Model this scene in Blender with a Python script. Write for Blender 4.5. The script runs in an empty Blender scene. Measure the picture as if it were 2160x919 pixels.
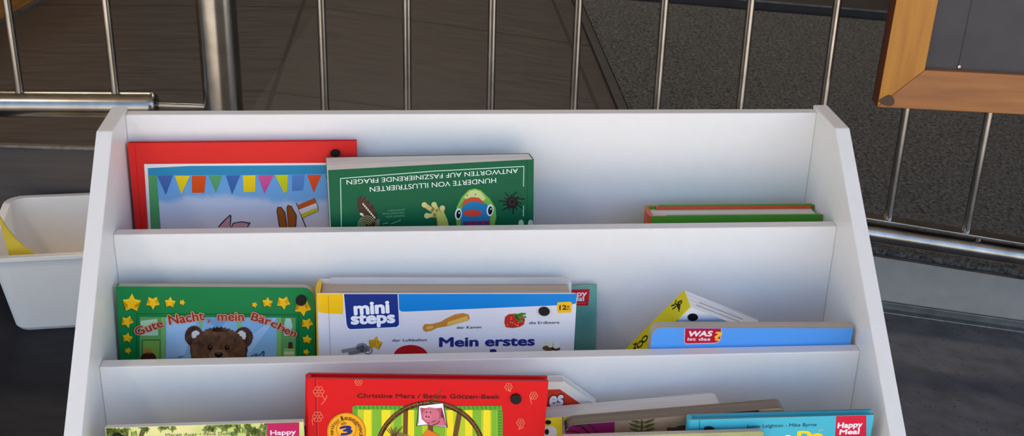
import bpy, bmesh, math, random
from mathutils import Vector, Matrix
random.seed(7)
C = bpy.context.scene.collection
ZF = 0.50                                   # the rack's back top edge stands 0.5 m above the ground

# ------------------------------------------------------------------ camera
FPX = 2550.0
CAM = Vector((-0.0791, -1.1576, 0.397 + ZF))
YAW, PIT, ROL = 0.0988, 0.4149, 0.0291
cy_, sy_ = math.cos(YAW), math.sin(YAW)
FWD = Vector((sy_*math.cos(PIT), cy_*math.cos(PIT), -math.sin(PIT)))
RT0 = Vector((cy_, -sy_, 0)); UP0 = RT0.cross(FWD)
RT = RT0*math.cos(ROL) + UP0*math.sin(ROL)
UP = UP0*math.cos(ROL) - RT0*math.sin(ROL)
SD = Vector((cy_, -sy_, 0)); FD = Vector((sy_, cy_, 0)); ZD = Vector((0, 0, 1))   # directions along / behind the railing
cam = bpy.data.cameras.new('camera'); co = bpy.data.objects.new('camera', cam); C.objects.link(co)
cam.sensor_width = 36; cam.lens = FPX/2160*36; cam.clip_start = .01; cam.clip_end = 200
m = Matrix((RT, UP, -FWD)).transposed().to_4x4(); m.translation = CAM; co.matrix_world = m
bpy.context.scene.camera = co

def ray(u, v): return FWD + RT*((u-1080)/FPX) - UP*((v-459.5)/FPX)
def hit(u, v, n, q):
    d = ray(u, v); n = Vector(n); t = ((Vector(q)-CAM).dot(n))/d.dot(n); return CAM + d*t
def W(s, f, z): return SD*s + FD*f + ZD*z
def onF(u, v, f):
    X = hit(u, v, FD, FD*f); return X.dot(SD), X.z

# ------------------------------------------------------------------ materials
def lin(c): return tuple(((x/255)/12.92 if x/255 <= .04045 else ((x/255+.055)/1.055)**2.4) for x in c)
MATS = {}
def mat(name, col, rough=.5, metal=0, spec=.5, coat=0):
    if name in MATS: return MATS[name]
    m = bpy.data.materials.new(name); m.use_nodes = True; b = m.node_tree.nodes['Principled BSDF']
    b.inputs['Base Color'].default_value = (*lin(col), 1); b.inputs['Roughness'].default_value = rough
    b.inputs['Metallic'].default_value = metal; b.inputs['Specular IOR Level'].default_value = spec
    if coat: b.inputs['Coat Weight'].default_value = coat; b.inputs['Coat Roughness'].default_value = .12
    MATS[name] = m; return m
def nodes(m): return m.node_tree.nodes, m.node_tree.links, m.node_tree.nodes['Principled BSDF']
def noisy(name, c1, c2, scale=(1,1,1), nscale=20, detail=4, rough=.5, bump=0, lo=.35, hi=.65, metal=0, spec=.5, bscale=None, bdist=.002, rvar=0, coat=0):
    m = mat(name, c1, rough, metal, spec, coat); N, L, b = nodes(m)
    tc = N.new('ShaderNodeTexCoord'); mp = N.new('ShaderNodeMapping'); mp.inputs['Scale'].default_value = scale
    nz = N.new('ShaderNodeTexNoise'); nz.inputs['Scale'].default_value = nscale; nz.inputs['Detail'].default_value = detail
    cr = N.new('ShaderNodeValToRGB'); e = cr.color_ramp.elements
    e[0].position = lo; e[1].position = hi; e[0].color = (*lin(c1), 1); e[1].color = (*lin(c2), 1)
    L.new(tc.outputs['Object'], mp.inputs['Vector']); L.new(mp.outputs['Vector'], nz.inputs['Vector'])
    L.new(nz.outputs['Fac'], cr.inputs['Fac']); L.new(cr.outputs['Color'], b.inputs['Base Color'])
    if bump:
        bp = N.new('ShaderNodeBump'); bp.inputs['Strength'].default_value = bump; bp.inputs['Distance'].default_value = bdist
        if bscale:
            n2 = N.new('ShaderNodeTexNoise'); n2.inputs['Scale'].default_value = bscale; n2.inputs['Detail'].default_value = 3
            L.new(tc.outputs['Object'], n2.inputs['Vector']); L.new(n2.outputs['Fac'], bp.inputs['Height'])
        else: L.new(nz.outputs['Fac'], bp.inputs['Height'])
        L.new(bp.outputs['Normal'], b.inputs['Normal'])
    if rvar:
        mr = N.new('ShaderNodeMapRange'); mr.inputs['To Min'].default_value = rough-rvar; mr.inputs['To Max'].default_value = rough+rvar
        L.new(nz.outputs['Fac'], mr.inputs['Value']); L.new(mr.outputs['Result'], b.inputs['Roughness'])
    return m
def ink(c): return mat('ink_%d_%d_%d' % tuple(c), c, .42, 0, .14)

laminate = noisy('white_laminate', (231,228,223), (233,230,226), nscale=60, rough=.32, spec=.42)
steel = noisy('brushed_steel', (150,146,140), (176,172,166), nscale=24, rough=.24, metal=1)
steel_dark = noisy('dull_steel', (120,118,114), (140,138,134), nscale=80, rough=.38, metal=1)
mat_pile = None

# ------------------------------------------------------------------ mesh helpers
def link(name, me, parent=None):
    o = bpy.data.objects.new(name, me); C.objects.link(o)
    if parent is not None: o.parent = parent
    return o
def tag(o, label, cat, group=None):
    o['label'] = label; o['category'] = cat
    if group: o['group'] = group
    return o
def thing(name, label, cat, M=None, group=None):
    o = bpy.data.objects.new(name, None); C.objects.link(o); o.empty_display_size = .05
    if M is not None: o.matrix_world = M
    return tag(o, label, cat, group)
def struct(o): o['kind'] = 'structure'; return o
class MB:
    """collects faces with materials and links them as one mesh object"""
    def __init__(s): s.v = []; s.f = []; s.mi = []; s.m = []; s.sm = []
    def slot(s, m):
        if m not in s.m: s.m.append(m)
        return s.m.index(m)
    def add(s, vs, fs, m, smooth=False):
        b = len(s.v); s.v += [tuple(v) for v in vs]; k = s.slot(m)
        for f in fs: s.f.append([b+i for i in f]); s.mi.append(k); s.sm.append(smooth)
    def box(s, a, b, m):
        x0,y0,z0 = a; x1,y1,z1 = b
        s.add([(x0,y0,z0),(x1,y0,z0),(x1,y1,z0),(x0,y1,z0),(x0,y0,z1),(x1,y0,z1),(x1,y1,z1),(x0,y1,z1)],
              [(0,3,2,1),(4,5,6,7),(0,1,5,4),(1,2,6,5),(2,3,7,6),(3,0,4,7)], m)
    def hexa(s, p, m):      # 8 points: bottom ring then top ring
        s.add(p, [(0,3,2,1),(4,5,6,7),(0,1,5,4),(1,2,6,5),(2,3,7,6),(3,0,4,7)], m)
    def prism(s, base, ext, m, m_side=None):   # polygon (3d points) swept along ext
        n = len(base); ext = Vector(ext); top = [Vector(p)+ext for p in base]
        s.add(base, [list(range(n))[::-1]], m); s.add(top, [list(range(n))], m)
        s.add(list(base)+top, [(i,(i+1)%n,n+(i+1)%n,n+i) for i in range(n)], m_side or m)
    def tube(s, pts, r, m, seg=20, cap=True, radii=None):
        pts = [Vector(p) for p in pts]; rings = []
        for i, p in enumerate(pts):
            d = (pts[min(i+1,len(pts)-1)]-pts[max(i-1,0)]).normalized()
            a = d.orthogonal().normalized() if abs(d.z) > .9 else d.cross(ZD).normalized(); b = d.cross(a)
            rr = radii[i] if radii else r
            rings.append([p + a*(rr*math.cos(2*math.pi*k/seg)) + b*(rr*math.sin(2*math.pi*k/seg)) for k in range(seg)])
        vs = [v for rg in rings for v in rg]; fs = []
        for i in range(len(pts)-1):
            for k in range(seg):
                k2 = (k+1) % seg; fs.append((i*seg+k, i*seg+k2, (i+1)*seg+k2, (i+1)*seg+k))
        s.add(vs, fs, m, True)
        if cap:
            s.add(rings[0], [list(range(seg))[::-1]], m); s.add(rings[-1], [list(range(seg))], m)
    def build(s, name, parent=None, bevel=0, fix=True):
        me = bpy.data.meshes.new(name); me.from_pydata(s.v, [], s.f)
        for m in s.m: me.materials.append(m)
        for p, k, q in zip(me.polygons, s.mi, s.sm): p.material_index = k; p.use_smooth = q
        if fix:
            bm = bmesh.new(); bm.from_mesh(me); bmesh.ops.recalc_face_normals(bm, faces=bm.faces); bm.to_mesh(me); bm.free()
        o = link(name, me, parent)
        if bevel:
            bm = bmesh.new(); bm.from_mesh(me); bmesh.ops.remove_doubles(bm, verts=bm.verts, dist=1e-6)
            bmesh.ops.recalc_face_normals(bm, faces=bm.faces); bm.to_mesh(me); bm.free()
            bv = o.modifiers.new('bevel', 'BEVEL'); bv.width = bevel; bv.segments = 3; bv.limit_method = 'ANGLE'; bv.angle_limit = math.radians(30)
        return o

# ================================================================== SETTING
RAMP = .1385; SP = -.42; ZU = .213; FASC = .62     # upper floor: level left of SP, then a ramp falling to the right
S0 = .40; LOWR = .124                              # ground: level left of S0, then falling to the right
def zup(s): return ZU - RAMP*max(0, s-SP)
def zlow(s): return -LOWR*max(0, s-S0)
def onup(u, v):      # photo ray on the upper floor
    X = hit(u, v, (0,0,1), (0,0,ZU))
    if X.dot(SD) <= SP: return X
    n = ZD + SD*RAMP
    return hit(u, v, n, W(SP, 0, ZU))
tile = noisy('dark_floor_tile', (54,48,45), (74,66,62), scale=(2.2,26,2.2), nscale=5, detail=5, rough=.42, spec=.5, rvar=.06)
# joints of the large floor tiles, lines on the tile surface
N, L, b = nodes(tile)
def joint_mask(m, ang, size, off, width):
    N, L, b = nodes(m)
    tc = N.new('ShaderNodeTexCoord'); mp = N.new('ShaderNodeMapping'); mp.vector_type = 'TEXTURE'
    mp.inputs['Rotation'].default_value = (0,0,ang); mp.inputs['Location'].default_value = (off[0],off[1],0)
    sx = N.new('ShaderNodeSeparateXYZ'); L.new(tc.outputs['Object'], mp.inputs['Vector']); L.new(mp.outputs['Vector'], sx.inputs['Vector'])
    outs = []
    for ax, sz in (('X', size[0]), ('Y', size[1])):
        d = N.new('ShaderNodeMath'); d.operation = 'DIVIDE'; d.inputs[1].default_value = sz
        a = N.new('ShaderNodeMath'); a.operation = 'ADD'; a.inputs[1].default_value = .5
        f = N.new('ShaderNodeMath'); f.operation = 'FRACT'
        c = N.new('ShaderNodeMath'); c.operation = 'SUBTRACT'; c.inputs[1].default_value = .5
        g = N.new('ShaderNodeMath'); g.operation = 'ABSOLUTE'
        k = N.new('ShaderNodeMath'); k.operation = 'LESS_THAN'; k.inputs[1].default_value = width/sz/2
        L.new(sx.outputs[ax], d.inputs[0]); L.new(d.outputs[0], a.inputs[0]); L.new(a.outputs[0], f.inputs[0])
        L.new(f.outputs[0], c.inputs[0]); L.new(c.outputs[0], g.inputs[0]); L.new(g.outputs[0], k.inputs[0]); outs.append(k)
    mx = N.new('ShaderNodeMath'); mx.operation = 'MAXIMUM'; L.new(outs[0].outputs[0], mx.inputs[0]); L.new(outs[1].outputs[0], mx.inputs[1])
    src = b.inputs['Base Color'].links[0].from_socket
    mix = N.new('ShaderNodeMixRGB'); mix.inputs['Color2'].default_value = (*lin((36,31,27)), 1)
    L.new(mx.outputs[0], mix.inputs['Fac']); L.new(src, mix.inputs['Color1']); L.new(mix.outputs['Color'], b.inputs['Base Color'])
pa0, pa1 = onup(642,0), onup(565,228); dirA = (pa0-pa1)
angA = math.atan2(-dirA.x, dirA.y)
pb0, pb1 = onup(560,14), onup(1060,66)
angB = math.atan2((pb1-pb0).y, (pb1-pb0).x)
joint_mask(tile, angA, (.62, .62), (pa1.x, pa1.y), .009)
# set so that the cross joint passes the photo's cross joint
rotb = Matrix.Rotation(-angA, 3, 'Z') @ (pb0 - pa1)
for n_ in tile.node_tree.nodes:
    if n_.type == 'MAPPING' and n_.vector_type == 'TEXTURE':
        o_ = Matrix.Rotation(angA, 3, 'Z') @ Vector((0, rotb.y, 0)); n_.inputs['Location'].default_value = (pa1.x+o_.x, pa1.y+o_.y, 0)
fl = MB()
FE = 4.6
for a, b_ in ((-4.0, SP), (SP, 4.0)):
    fl.hexa([W(a,FASC,zup(a)-.03), W(b_,FASC,zup(b_)-.03), W(b_,FE,zup(b_)-.03), W(a,FE,zup(a)-.03),
             W(a,FASC,zup(a)), W(b_,FASC,zup(b_)), W(b_,FE,zup(b_)), W(a,FE,zup(a))], tile)
struct(fl.build('floor'))
stone = noisy('dark_stone_ground', (66,67,72), (92,92,97), nscale=26, detail=8, rough=.62, bump=.25, bscale=130, bdist=.002, lo=.3, hi=.7)
N, L, b = nodes(stone)
vz = N.new('ShaderNodeTexVoronoi'); vz.inputs['Scale'].default_value = 70
tcs = N.new('ShaderNodeTexCoord'); L.new(tcs.outputs['Object'], vz.inputs['Vector'])
lt = N.new('ShaderNodeMath'); lt.operation = 'LESS_THAN'; lt.inputs[1].default_value = .13; L.new(vz.outputs['Distance'], lt.inputs[0])
mxs = N.new('ShaderNodeMixRGB'); mxs.inputs['Color2'].default_value = (*lin((34,34,38)), 1)
L.new(lt.outputs[0], mxs.inputs['Fac']); L.new(b.inputs['Base Color'].links[0].from_socket, mxs.inputs['Color1']); L.new(mxs.outputs['Color'], b.inputs['Base Color'])
paving = noisy('pale_bounce_paving', (196,186,170), (212,203,188), nscale=9, detail=6, rough=.8)  # unseen front ground, made pale to throw sunlight up at the rack
rubber = noisy('black_ground_left', (32,33,38), (40,41,46), nscale=40, rough=.6, spec=.2)  # darker ground for the left stretch
gr = MB()
FM = -.62
for a, b_ in ((-9.0, -.45), (-.45, -.22), (-.22, S0), (S0, 9.0)):
    fm = FM if a > -5 else .10  # pale ground runs further in at far left, added to bounce light onto the bin
    for f0, f1, mm in ((fm, FASC, stone if a > -.3 else rubber), (-14, fm, paving)):
        gr.add([W(a,f0,zlow(a)), W(b_,f0,zlow(b_)), W(b_,f1,zlow(b_)), W(a,f1,zlow(a))], [(0,1,2,3)], mm)
struct(gr.build('floor'))
# fascia of the raised floor: dark on the level side, grey sheet metal along the ramp
fas_dark = noisy('dark_fascia', (78,69,62), (88,78,71), scale=(1,1,14), nscale=6, rough=.5)
fas_grey = noisy('grey_sheet_fascia', (156,151,142), (164,158,148), nscale=40, rough=.5, bump=.05)
trimm = noisy('trim_metal', (128,127,124), (104,103,101), nscale=30, rough=.42, metal=.6)
SJ = SP
w = MB(); w.hexa([W(-4,FASC-.005,-.3),W(SJ,FASC-.005,-.3),W(SJ,FASC-.001,-.3),W(-4,FASC-.001,-.3),W(-4,FASC-.005,ZU-.004),W(SJ,FASC-.005,ZU-.004),W(SJ,FASC-.001,ZU-.004),W(-4,FASC-.001,ZU-.004)], fas_dark)
struct(w.build('wall_front'))
w = MB(); w.hexa([W(SJ,FASC-.001,-.3),W(4,FASC-.001,-.7),W(4,FASC+.02,-.7),W(SJ,FASC+.02,-.3),W(SJ,FASC-.001,zup(SJ)-.004),W(4,FASC-.001,zup(4)-.004),W(4,FASC+.02,zup(4)-.031),W(SJ,FASC+.02,zup(SJ)-.031)], fas_grey)
struct(w.build('wall_front'))
def strip(name, s0, s1, z0f, z1f, f0, f1, m):
    w = MB(); w.hexa([W(s0,f0,z0f(s0)),W(s1,f0,z0f(s1)),W(s1,f1,z0f(s1)),W(s0,f1,z0f(s0)),W(s0,f0,z1f(s0)),W(s1,f0,z1f(s1)),W(s1,f1,z1f(s1)),W(s0,f1,z1f(s0))], m)
    return struct(w.build(name, bevel=.0015))
strip('trim_1', S0+.001, 4, lambda s: zlow(s)-.005, lambda s: zlow(s)+.016, FASC-.007, FASC-.001, trimm)
strip('trim_2', S0+.001, 4, lambda s: zlow(s)-.004, lambda s: zlow(s)+.004, FASC-.020, FASC-.007, steel_dark)
strip('trim_3', -4, SP, lambda s: ZU-.004, lambda s: ZU+.002, FASC-.006, FASC+.006, steel_dark)

# room shell behind and an unseen roof slab added, its front edge placed to shade the rack
plaster = noisy('warm_plaster', (150,138,124), (160,148,134), nscale=12, rough=.9)
darkwall = noisy('dark_wall', (70,64,58), (80,73,66), nscale=8, rough=.7)
w = MB(); w.box((-4.2,-2.45,2.65), (4.2,5.4,2.8), plaster); struct(w.build('shade_ceiling'))
w = MB(); w.hexa([W(-4.2,FE,-.8),W(4.2,FE,-.8),W(4.2,FE+.1,-.8),W(-4.2,FE+.1,-.8),W(-4.2,FE,2.65),W(4.2,FE,2.65),W(4.2,FE+.1,2.65),W(-4.2,FE+.1,2.65)], darkwall); struct(w.build('wall_back'))
w = MB(); w.hexa([W(-4.1,.3,-.8),W(-4.0,.3,-.8),W(-4.0,FE,-.8),W(-4.1,FE,-.8),W(-4.1,.3,2.65),W(-4.0,.3,2.65),W(-4.0,FE,2.65),W(-4.1,FE,2.65)], darkwall); struct(w.build('wall_left'))
w = MB(); w.hexa([W(4.0,.3,-1.2),W(4.1,.3,-1.2),W(4.1,FE,-1.2),W(4.0,FE,-1.2),W(4.0,.3,2.65),W(4.1,.3,2.65),W(4.1,FE,2.65),W(4.0,FE,2.65)], darkwall); struct(w.build('wall_right'))

# ------------------------------------------------------------------ entrance mat on the ramp
pile = noisy('charcoal_mat_pile', (46,47,48), (106,106,104), nscale=160, detail=5, rough=.95, bump=.6, lo=.33, hi=.68, spec=.1, bdist=.004)
N, L, b = nodes(pile)
border_m = noisy('mat_border_rubber', (44,43,43), (58,57,56), nscale=30, rough=.5)
def dn(X, d=.0): # lift along up
    return X + ZD*d
m_a, m_b = onup(1206,0), onup(1301,230)
dl = (m_b-m_a); edge_lo = m_a + dl*((FASC+.001-m_a.dot(FD))/dl.dot(FD)); 
far_l = onup(1236,2); far_r = onup(1860,52)
dfar = far_r-far_l
A = m_a + dl*(((far_l-m_a).cross(dfar).z)/(dl.cross(dfar).z))
def end_at_s(p, d, s): return p + d*((s-p.dot(SD))/d.dot(SD))
Bp = end_at_s(far_l, dfar, 2.6); Dp = W(2.6, FASC+.001, zup(2.6))
bw = .022
ux = (dfar.normalized()); 
mt = thing('entrance_mat', 'charcoal coarse-pile entrance mat with a dark rubber edge behind the railing', 'mat', Matrix.Translation(dn((A+Dp)/2)))
iv = mt.matrix_world.inverted()
def quad_slab(name, P, th, m, bevel=0):
    w = MB(); lo = [iv@dn(p,.0005) for p in P]; hi = [iv@dn(p,th) for p in P]; w.hexa(lo+hi, m); return w.build(name, mt, bevel)
e1, e2 = edge_lo, A
i1 = edge_lo + SD*bw + ZD*(-RAMP*bw); i2 = A + ux*bw*1.05
quad_slab('pile', [i1, Dp, Bp, i2], .011, pile)
quad_slab('border', [e1, i1, i2, e2], .008, border_m, .002)
# dark step behind the mat
t_ = thing('floor_plinth', 'low dark plinth with a pale top edge on the floor beyond the entrance mat', 'plinth', Matrix.Translation((A+Bp)/2))
iv2 = t_.matrix_world.inverted(); w = MB(); nn = Vector((-dfar.y, dfar.x, 0)).normalized()
q = [A+ux*.02+nn*.06, Bp+nn*.06, Bp+nn*.5, A+ux*.02+nn*.5]
dkp = noisy('dark_plinth', (40,36,33), (50,45,41), nscale=12, rough=.6)
w.hexa([iv2@p for p in q]+[iv2@(p+ZD*.03) for p in q], dkp); w.build('body', t_, .002)
w = MB(); q = [A+ux*.02+nn*.055, Bp+nn*.055, Bp+nn*.0605, A+ux*.02+nn*.0605]
w.hexa([iv2@(p+ZD*.026) for p in q]+[iv2@(p+ZD*.031) for p in q], trimm); w.build('edge_strip', t_)

# ------------------------------------------------------------------ honey coloured wooden box at the far left
wood_h = noisy('honey_wood', (176,122,58), (140,90,38), scale=(1,1,9), nscale=7, detail=5, rough=.45)
k0, k1 = onup(0,57), onup(100,0)
kd = (k1-k0); kd.z = 0; kd.normalize(); kn = Vector((-kd.y, kd.x, 0)); 
o_ = k0 - kd*.55
R = Matrix((kd, kn, ZD)).transposed().to_4x4(); R.translation = o_ + kd*.6
bx = thing('wooden_box', 'honey coloured wooden box on the dark tiles, upper left corner', 'box', R)
w = MB(); w.box((-.6,.012,.006), (.6,.4,.40), wood_h); w.build('body', bx, .003)
w = MB(); w.box((-.62,-.01,.40), (.62,.42,.43), wood_h); w.build('top_board', bx, .004)
w = MB(); w.box((-.6,.006,0), (.6,.394,.006), trimm); w.build('plinth', bx)

# ================================================================== RAILING
FR = .54
def bar_mesh(name, parent, p0, p1, r, m=steel, seg=20): 
    w = MB(); w.tube([p0, p1], r, m, seg); return w.build(name, parent, fix=False)
sP, zP = onF(472, 230, FR)
rl = thing('ramp_railing', 'steel railing with a thick round post and slim bars along the ramp behind the rack', 'railing', Matrix.Translation(W(sP,FR,0)))
def lw(X): return rl.matrix_world.inverted() @ X
sT, zT = onF(1832,489,FR); 
sT2, zT2 = onF(2160,540,FR); slT = (zT2-zT)/(sT2-sT)
sH, zH = onF(1830,453.5,FR); sH2, zH2 = onF(2160,507,FR); slH = (zH2-zH)/(sH2-sH)
SE = 1.75
def ztube(s): return zT + slT*(s-sT)
def zthin(s): return zH + slH*(s-sH)
w = MB(); w.tube([lw(W(sP,FR,0)), lw(W(sP,FR,1.16))], .0286, steel, 40); w.build('post', rl, fix=False)
w = MB(); w.tube([lw(W(sP,FR,0)), lw(W(sP,FR,.008))], .05, steel, 40); w.build('post_flange', rl, fix=False)
w = MB(); w.tube([lw(W(sP,FR,ztube(sP))), lw(W(SE,FR,ztube(SE)))],   .0150, steel, 28); w.build('bottom_rail', rl, fix=False)
w = MB(); a0, a1 = W(sP+.02,FR,zthin(sP+.02)), W(SE,FR,zthin(SE))
w.hexa([lw(a0-FD*.012-ZD*.004), lw(a1-FD*.012-ZD*.004), lw(a1+FD*.012-ZD*.004), lw(a0+FD*.012-ZD*.004), lw(a0-FD*.012), lw(a1-FD*.012), lw(a1+FD*.012), lw(a0+FD*.012)], steel); w.build('flat_rail', rl, .001)
w = MB(); w.tube([lw(W(sP,FR,1.15)), lw(W(SE,FR,1.15+slT*(SE-sP)))], .021, steel, 28); w.build('handrail', rl, fix=False)
w = MB(); w.tube([lw(W(SE,FR,zlow(SE))), lw(W(SE,FR,1.15+slT*(SE-sP)))], .0255, steel, 40); w.build('post', rl, fix=False)
sb1, _ = onF(677,0,FR); sb9, _ = onF(2133,0,FR); st = (sb9-sb1)/8
s = sb1
while s < SE-.06:
    bar_mesh('bar', rl, lw(W(s,FR,zthin(s)-.002)), lw(W(s,FR,1.15+slT*(s-sP))), .0061); s += st
# clamps holding flat rail to tube
for k in range(5):
    s = sP+.25+k*.45; w = MB(); w.tube([lw(W(s,FR,ztube(s))), lw(W(s,FR,zthin(s)-.003))], .005, steel, 14); w.build('spacer', rl, fix=False)

g1, gz = onF(0,219,FR); g2, gz2 = onF(320,221,FR)
gt = thing('entrance_gate', 'steel gate with a thick round bottom tube at the upper left', 'gate', Matrix.Translation(W(g1-.4,FR,0)))
def lg(X): return gt.matrix_world.inverted() @ X
slg = (gz2-gz)/(g2-g1)
def zg(s): return gz + slg*(s-g1)
w = MB(); rt = .0200; e = W(g2+.006,FR,zg(g2+.006)); pts = [W(g1-.4,FR,zg(g1-.4)), W(g2-.002,FR,zg(g2-.002)), W(g2+.003,FR,zg(g2)), W(g2+.007,FR,zg(g2)), W(g2+.009,FR,zg(g2))]
w.tube([lg(p) for p in pts], rt, steel, 32, radii=[rt,rt,rt*.96,rt*.8,rt*.55]); w.build('bottom_tube', gt, fix=False)
r1, rz = onF(335,222,FR); w = MB(); w.tube([lg(W(g2,FR,rz)), lg(W(sP-.0275,FR,rz))], .0042, steel, 16); w.build('hinge_pin', gt, fix=False)
for u, v in ((42,193), (244,195)):
    s, z = onF(u, v, FR); bar_mesh('bar', gt, lg(W(s,FR,z-.004)), lg(W(s,FR,1.12)), .0061)
    w = MB(); w.tube([lg(W(s,FR,z-.003)), lg(W(s,FR,z+.002))], .0066, steel, 18); w.build('bar_collar', gt, fix=False)
s = g1-.26; bar_mesh('bar', gt, lg(W(s,FR,zg(s))), lg(W(s,FR,1.12)), .0061)
w = MB(); w.tube([lg(W(g1-.4,FR,1.12)), lg(W(g2,FR,1.12))], .014, steel, 28); w.build('top_tube', gt, fix=False)
w = MB(); w.tube([lg(W(g1-.4,FR,0)), lg(W(g1-.4,FR,1.14))], .02, steel, 28); w.build('gate_post', gt, fix=False)
w = MB(); w.tube([lg(W(g2,FR,1.12)), lg(W(sP-.0275,FR,1.12))], .0042, steel, 16); w.build('hinge_pin', gt, fix=False)

# ------------------------------------------------------------------ chalkboard hung on the railing
FC = .478
c0s, c0z = onF(1850,226,FC); c1s, c1z = onF(2160,242,FC)
ang = math.atan2(c1z-c0z, c1s-c0s)
ex = SD*math.cos(ang) + ZD*math.sin(ang); ez = ZD*math.cos(ang) - SD*math.sin(ang)
cbM = Matrix((ex, FD, ez)).transposed().to_4x4(); BWd, BHt, FWd, FDp = .46, .62, .0575, .030
cbM.translation = W(c0s,FC,c0z) + ex*BWd/2
cb = thing('chalkboard', 'blank dark chalkboard in an orange-brown wooden frame hanging on the railing at the right', 'chalkboard', cbM)
wood_f = noisy('orange_pine_upright', (208,138,34), (176,106,22), scale=(14,14,1.2), nscale=5, detail=6, rough=.42, lo=.3, hi=.72)
wood_b = noisy('orange_pine_rail', (186,118,58), (150,90,42), scale=(1.2,14,14), nscale=5, detail=6, rough=.45, lo=.3, hi=.72)
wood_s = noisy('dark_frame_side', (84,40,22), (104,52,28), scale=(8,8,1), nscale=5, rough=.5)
slate = noisy('chalk_slate', (74,68,67), (80,74,73), nscale=20, rough=.7)
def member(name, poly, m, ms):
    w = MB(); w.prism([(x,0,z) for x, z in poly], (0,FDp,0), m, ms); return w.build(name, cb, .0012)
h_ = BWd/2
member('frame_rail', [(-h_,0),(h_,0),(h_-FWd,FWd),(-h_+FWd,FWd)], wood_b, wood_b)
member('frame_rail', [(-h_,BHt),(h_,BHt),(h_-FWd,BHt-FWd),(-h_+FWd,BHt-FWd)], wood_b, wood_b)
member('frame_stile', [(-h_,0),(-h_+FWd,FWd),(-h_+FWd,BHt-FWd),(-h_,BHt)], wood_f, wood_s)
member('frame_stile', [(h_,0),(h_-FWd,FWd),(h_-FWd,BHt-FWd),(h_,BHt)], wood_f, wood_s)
w = MB(); w.box((-h_+FWd-.004,.010,FWd-.004), (h_-FWd+.004,.018,BHt-FWd+.004), slate); pn = w.build('writing_panel', cb)
w = MB(); w.box((-h_+.106,.0095,FWd+.001), (-h_+.1068,.0102,BHt-FWd), mat('groove',(58,56,57),.8)); w.build('panel_seam', pn)
w = MB(); w.tube([(-h_+.107,.010,FWd+.0055),(-h_+.107,.0075,FWd+.0055)], .0022, steel, 14); w.build('screw', pn, fix=False)
kn_ = MB(); kn_.prism([(-h_+.012+.011*math.cos(a)*(1-.3*math.sin(a)), -.0003, .011+.008*math.sin(a)*(1+.35*math.cos(a))) for a in [2*math.pi*i/14 for i in range(14)]], (0,.0002,0), mat('wood_knot',(92,58,34),.6))
kn_.build('knot', cb)
ztop = 1.15 + slT*(c0s+.15-sP)
for dx in (-.14, .14):
    p = cbM @ Vector((dx,FDp+.001,BHt-.02)); hz = 1.15 + slT*(p.dot(SD)-sP)
    a_ = [p, Vector((p.x,p.y,hz+.02))]
    q = W(p.dot(SD), FR, hz+.032); q2 = W(p.dot(SD), FR+.030, hz+.014); q3 = W(p.dot(SD), FR+.030, hz-.02)
    w = MB(); w.tube([cbM.inverted()@x for x in (p, Vector((p.x,p.y,hz+.031)), q, q2, q3)], .0025, steel, 12); w.build('hanging_hook', cb, fix=False)

# ------------------------------------------------------------------ white plastic bin with a yellow card inside
plastic = noisy('white_plastic', (244,239,228), (246,241,231), nscale=30, rough=.42)
bl = hit(22,708,(0,0,1),(0,0,.0)); br = hit(155,700,(0,0,1),(0,0,.0))
be = (br-bl); be.normalize(); bn = Vector((-be.y, be.x, 0))
Bw, Bd = .235, .19
zr = (hit(90,541, bn, bl-bn*.006)).z
bM = Matrix((be, bn, ZD)).transposed().to_4x4(); 
bin_o = bl + be*(Bw/2-.008); bM.translation = bin_o
bk = hit(90,411, bn, bl+bn*(Bd+.004)); zb = bk.z
bn_ = thing('storage_bin', 'white plastic storage bin with rounded corners on the ground left of the rack', 'bin', bM)
def rrect(w, d, r, n=6, cx=0, cy=0):
    out = []
    for (sx, sy, a0) in ((1,1,0),(-1,1,90),(-1,-1,180),(1,-1,270)):
        for k in range(n+1):
            a = math.radians(a0+90*k/n); out.append((cx+sx*(w/2-r)+r*math.cos(a), cy+sy*(d/2-r)+r*math.sin(a)))
    return out
def bin_mesh():
    w = MB(); lev = []; cyb = Bd/2
    def zz(y, z0): # rim is higher at the back
        return z0
    prof = [(0, .84, .0), (.012, .92, .001), (.03,.95,0)]
    rings = []
    outer0 = rrect(Bw-.022, Bd-.022, .02, cy=cyb); outer1 = rrect(Bw+.016, Bd-.002, .024, cy=cyb); rim = rrect(Bw+.032, Bd+.012, .028, cy=cyb); inner1 = rrect(Bw+.008, Bd-.010, .022, cy=cyb); inner0 = rrect(Bw-.03, Bd-.03, .018, cy=cyb)
    def hz(y): 
        t = max(0,min(1,(y)/(Bd))); return zr + (zb-zr)*(t*t*(3-2*t))
    rings.append([(x*.96,cyb+(y-cyb)*.96,0) for x,y in outer0]); rings.append([(x,y,.006) for x,y in outer0])
    rings.append([(x,y,hz(y)-.008) for x,y in outer1]); rings.append([(x,y,hz(y)-.007) for x,y in rim]); rings.append([(x,y,hz(y)) for x,y in rim]); rings.append([(x,y,hz(y)) for x,y in inner1]); rings.append([(x,y,.008) for x,y in inner0])
    n = len(rings[0]); vs = [v for r in rings for v in r]; fs = []
    for i in range(len(rings)-1):
        for k in range(n): fs.append((i*n+k, i*n+(k+1)%n, (i+1)*n+(k+1)%n, (i+1)*n+k))
    w.add(vs, fs, plastic, False); w.add(rings[0], [list(range(n))[::-1]], plastic); w.add(rings[-1], [list(range(n))], plastic)
    return w
bin_mesh().build('tub', bn_, .0012)
yel = mat('yellow_card', (226,196,58), .4)
yM = bM @ Matrix.Translation((0,.024,.010))
yc = thing('card_sheet', 'yellow card sheet with a concave curved edge standing inside the white bin', 'card', yM)
yp = []
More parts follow.
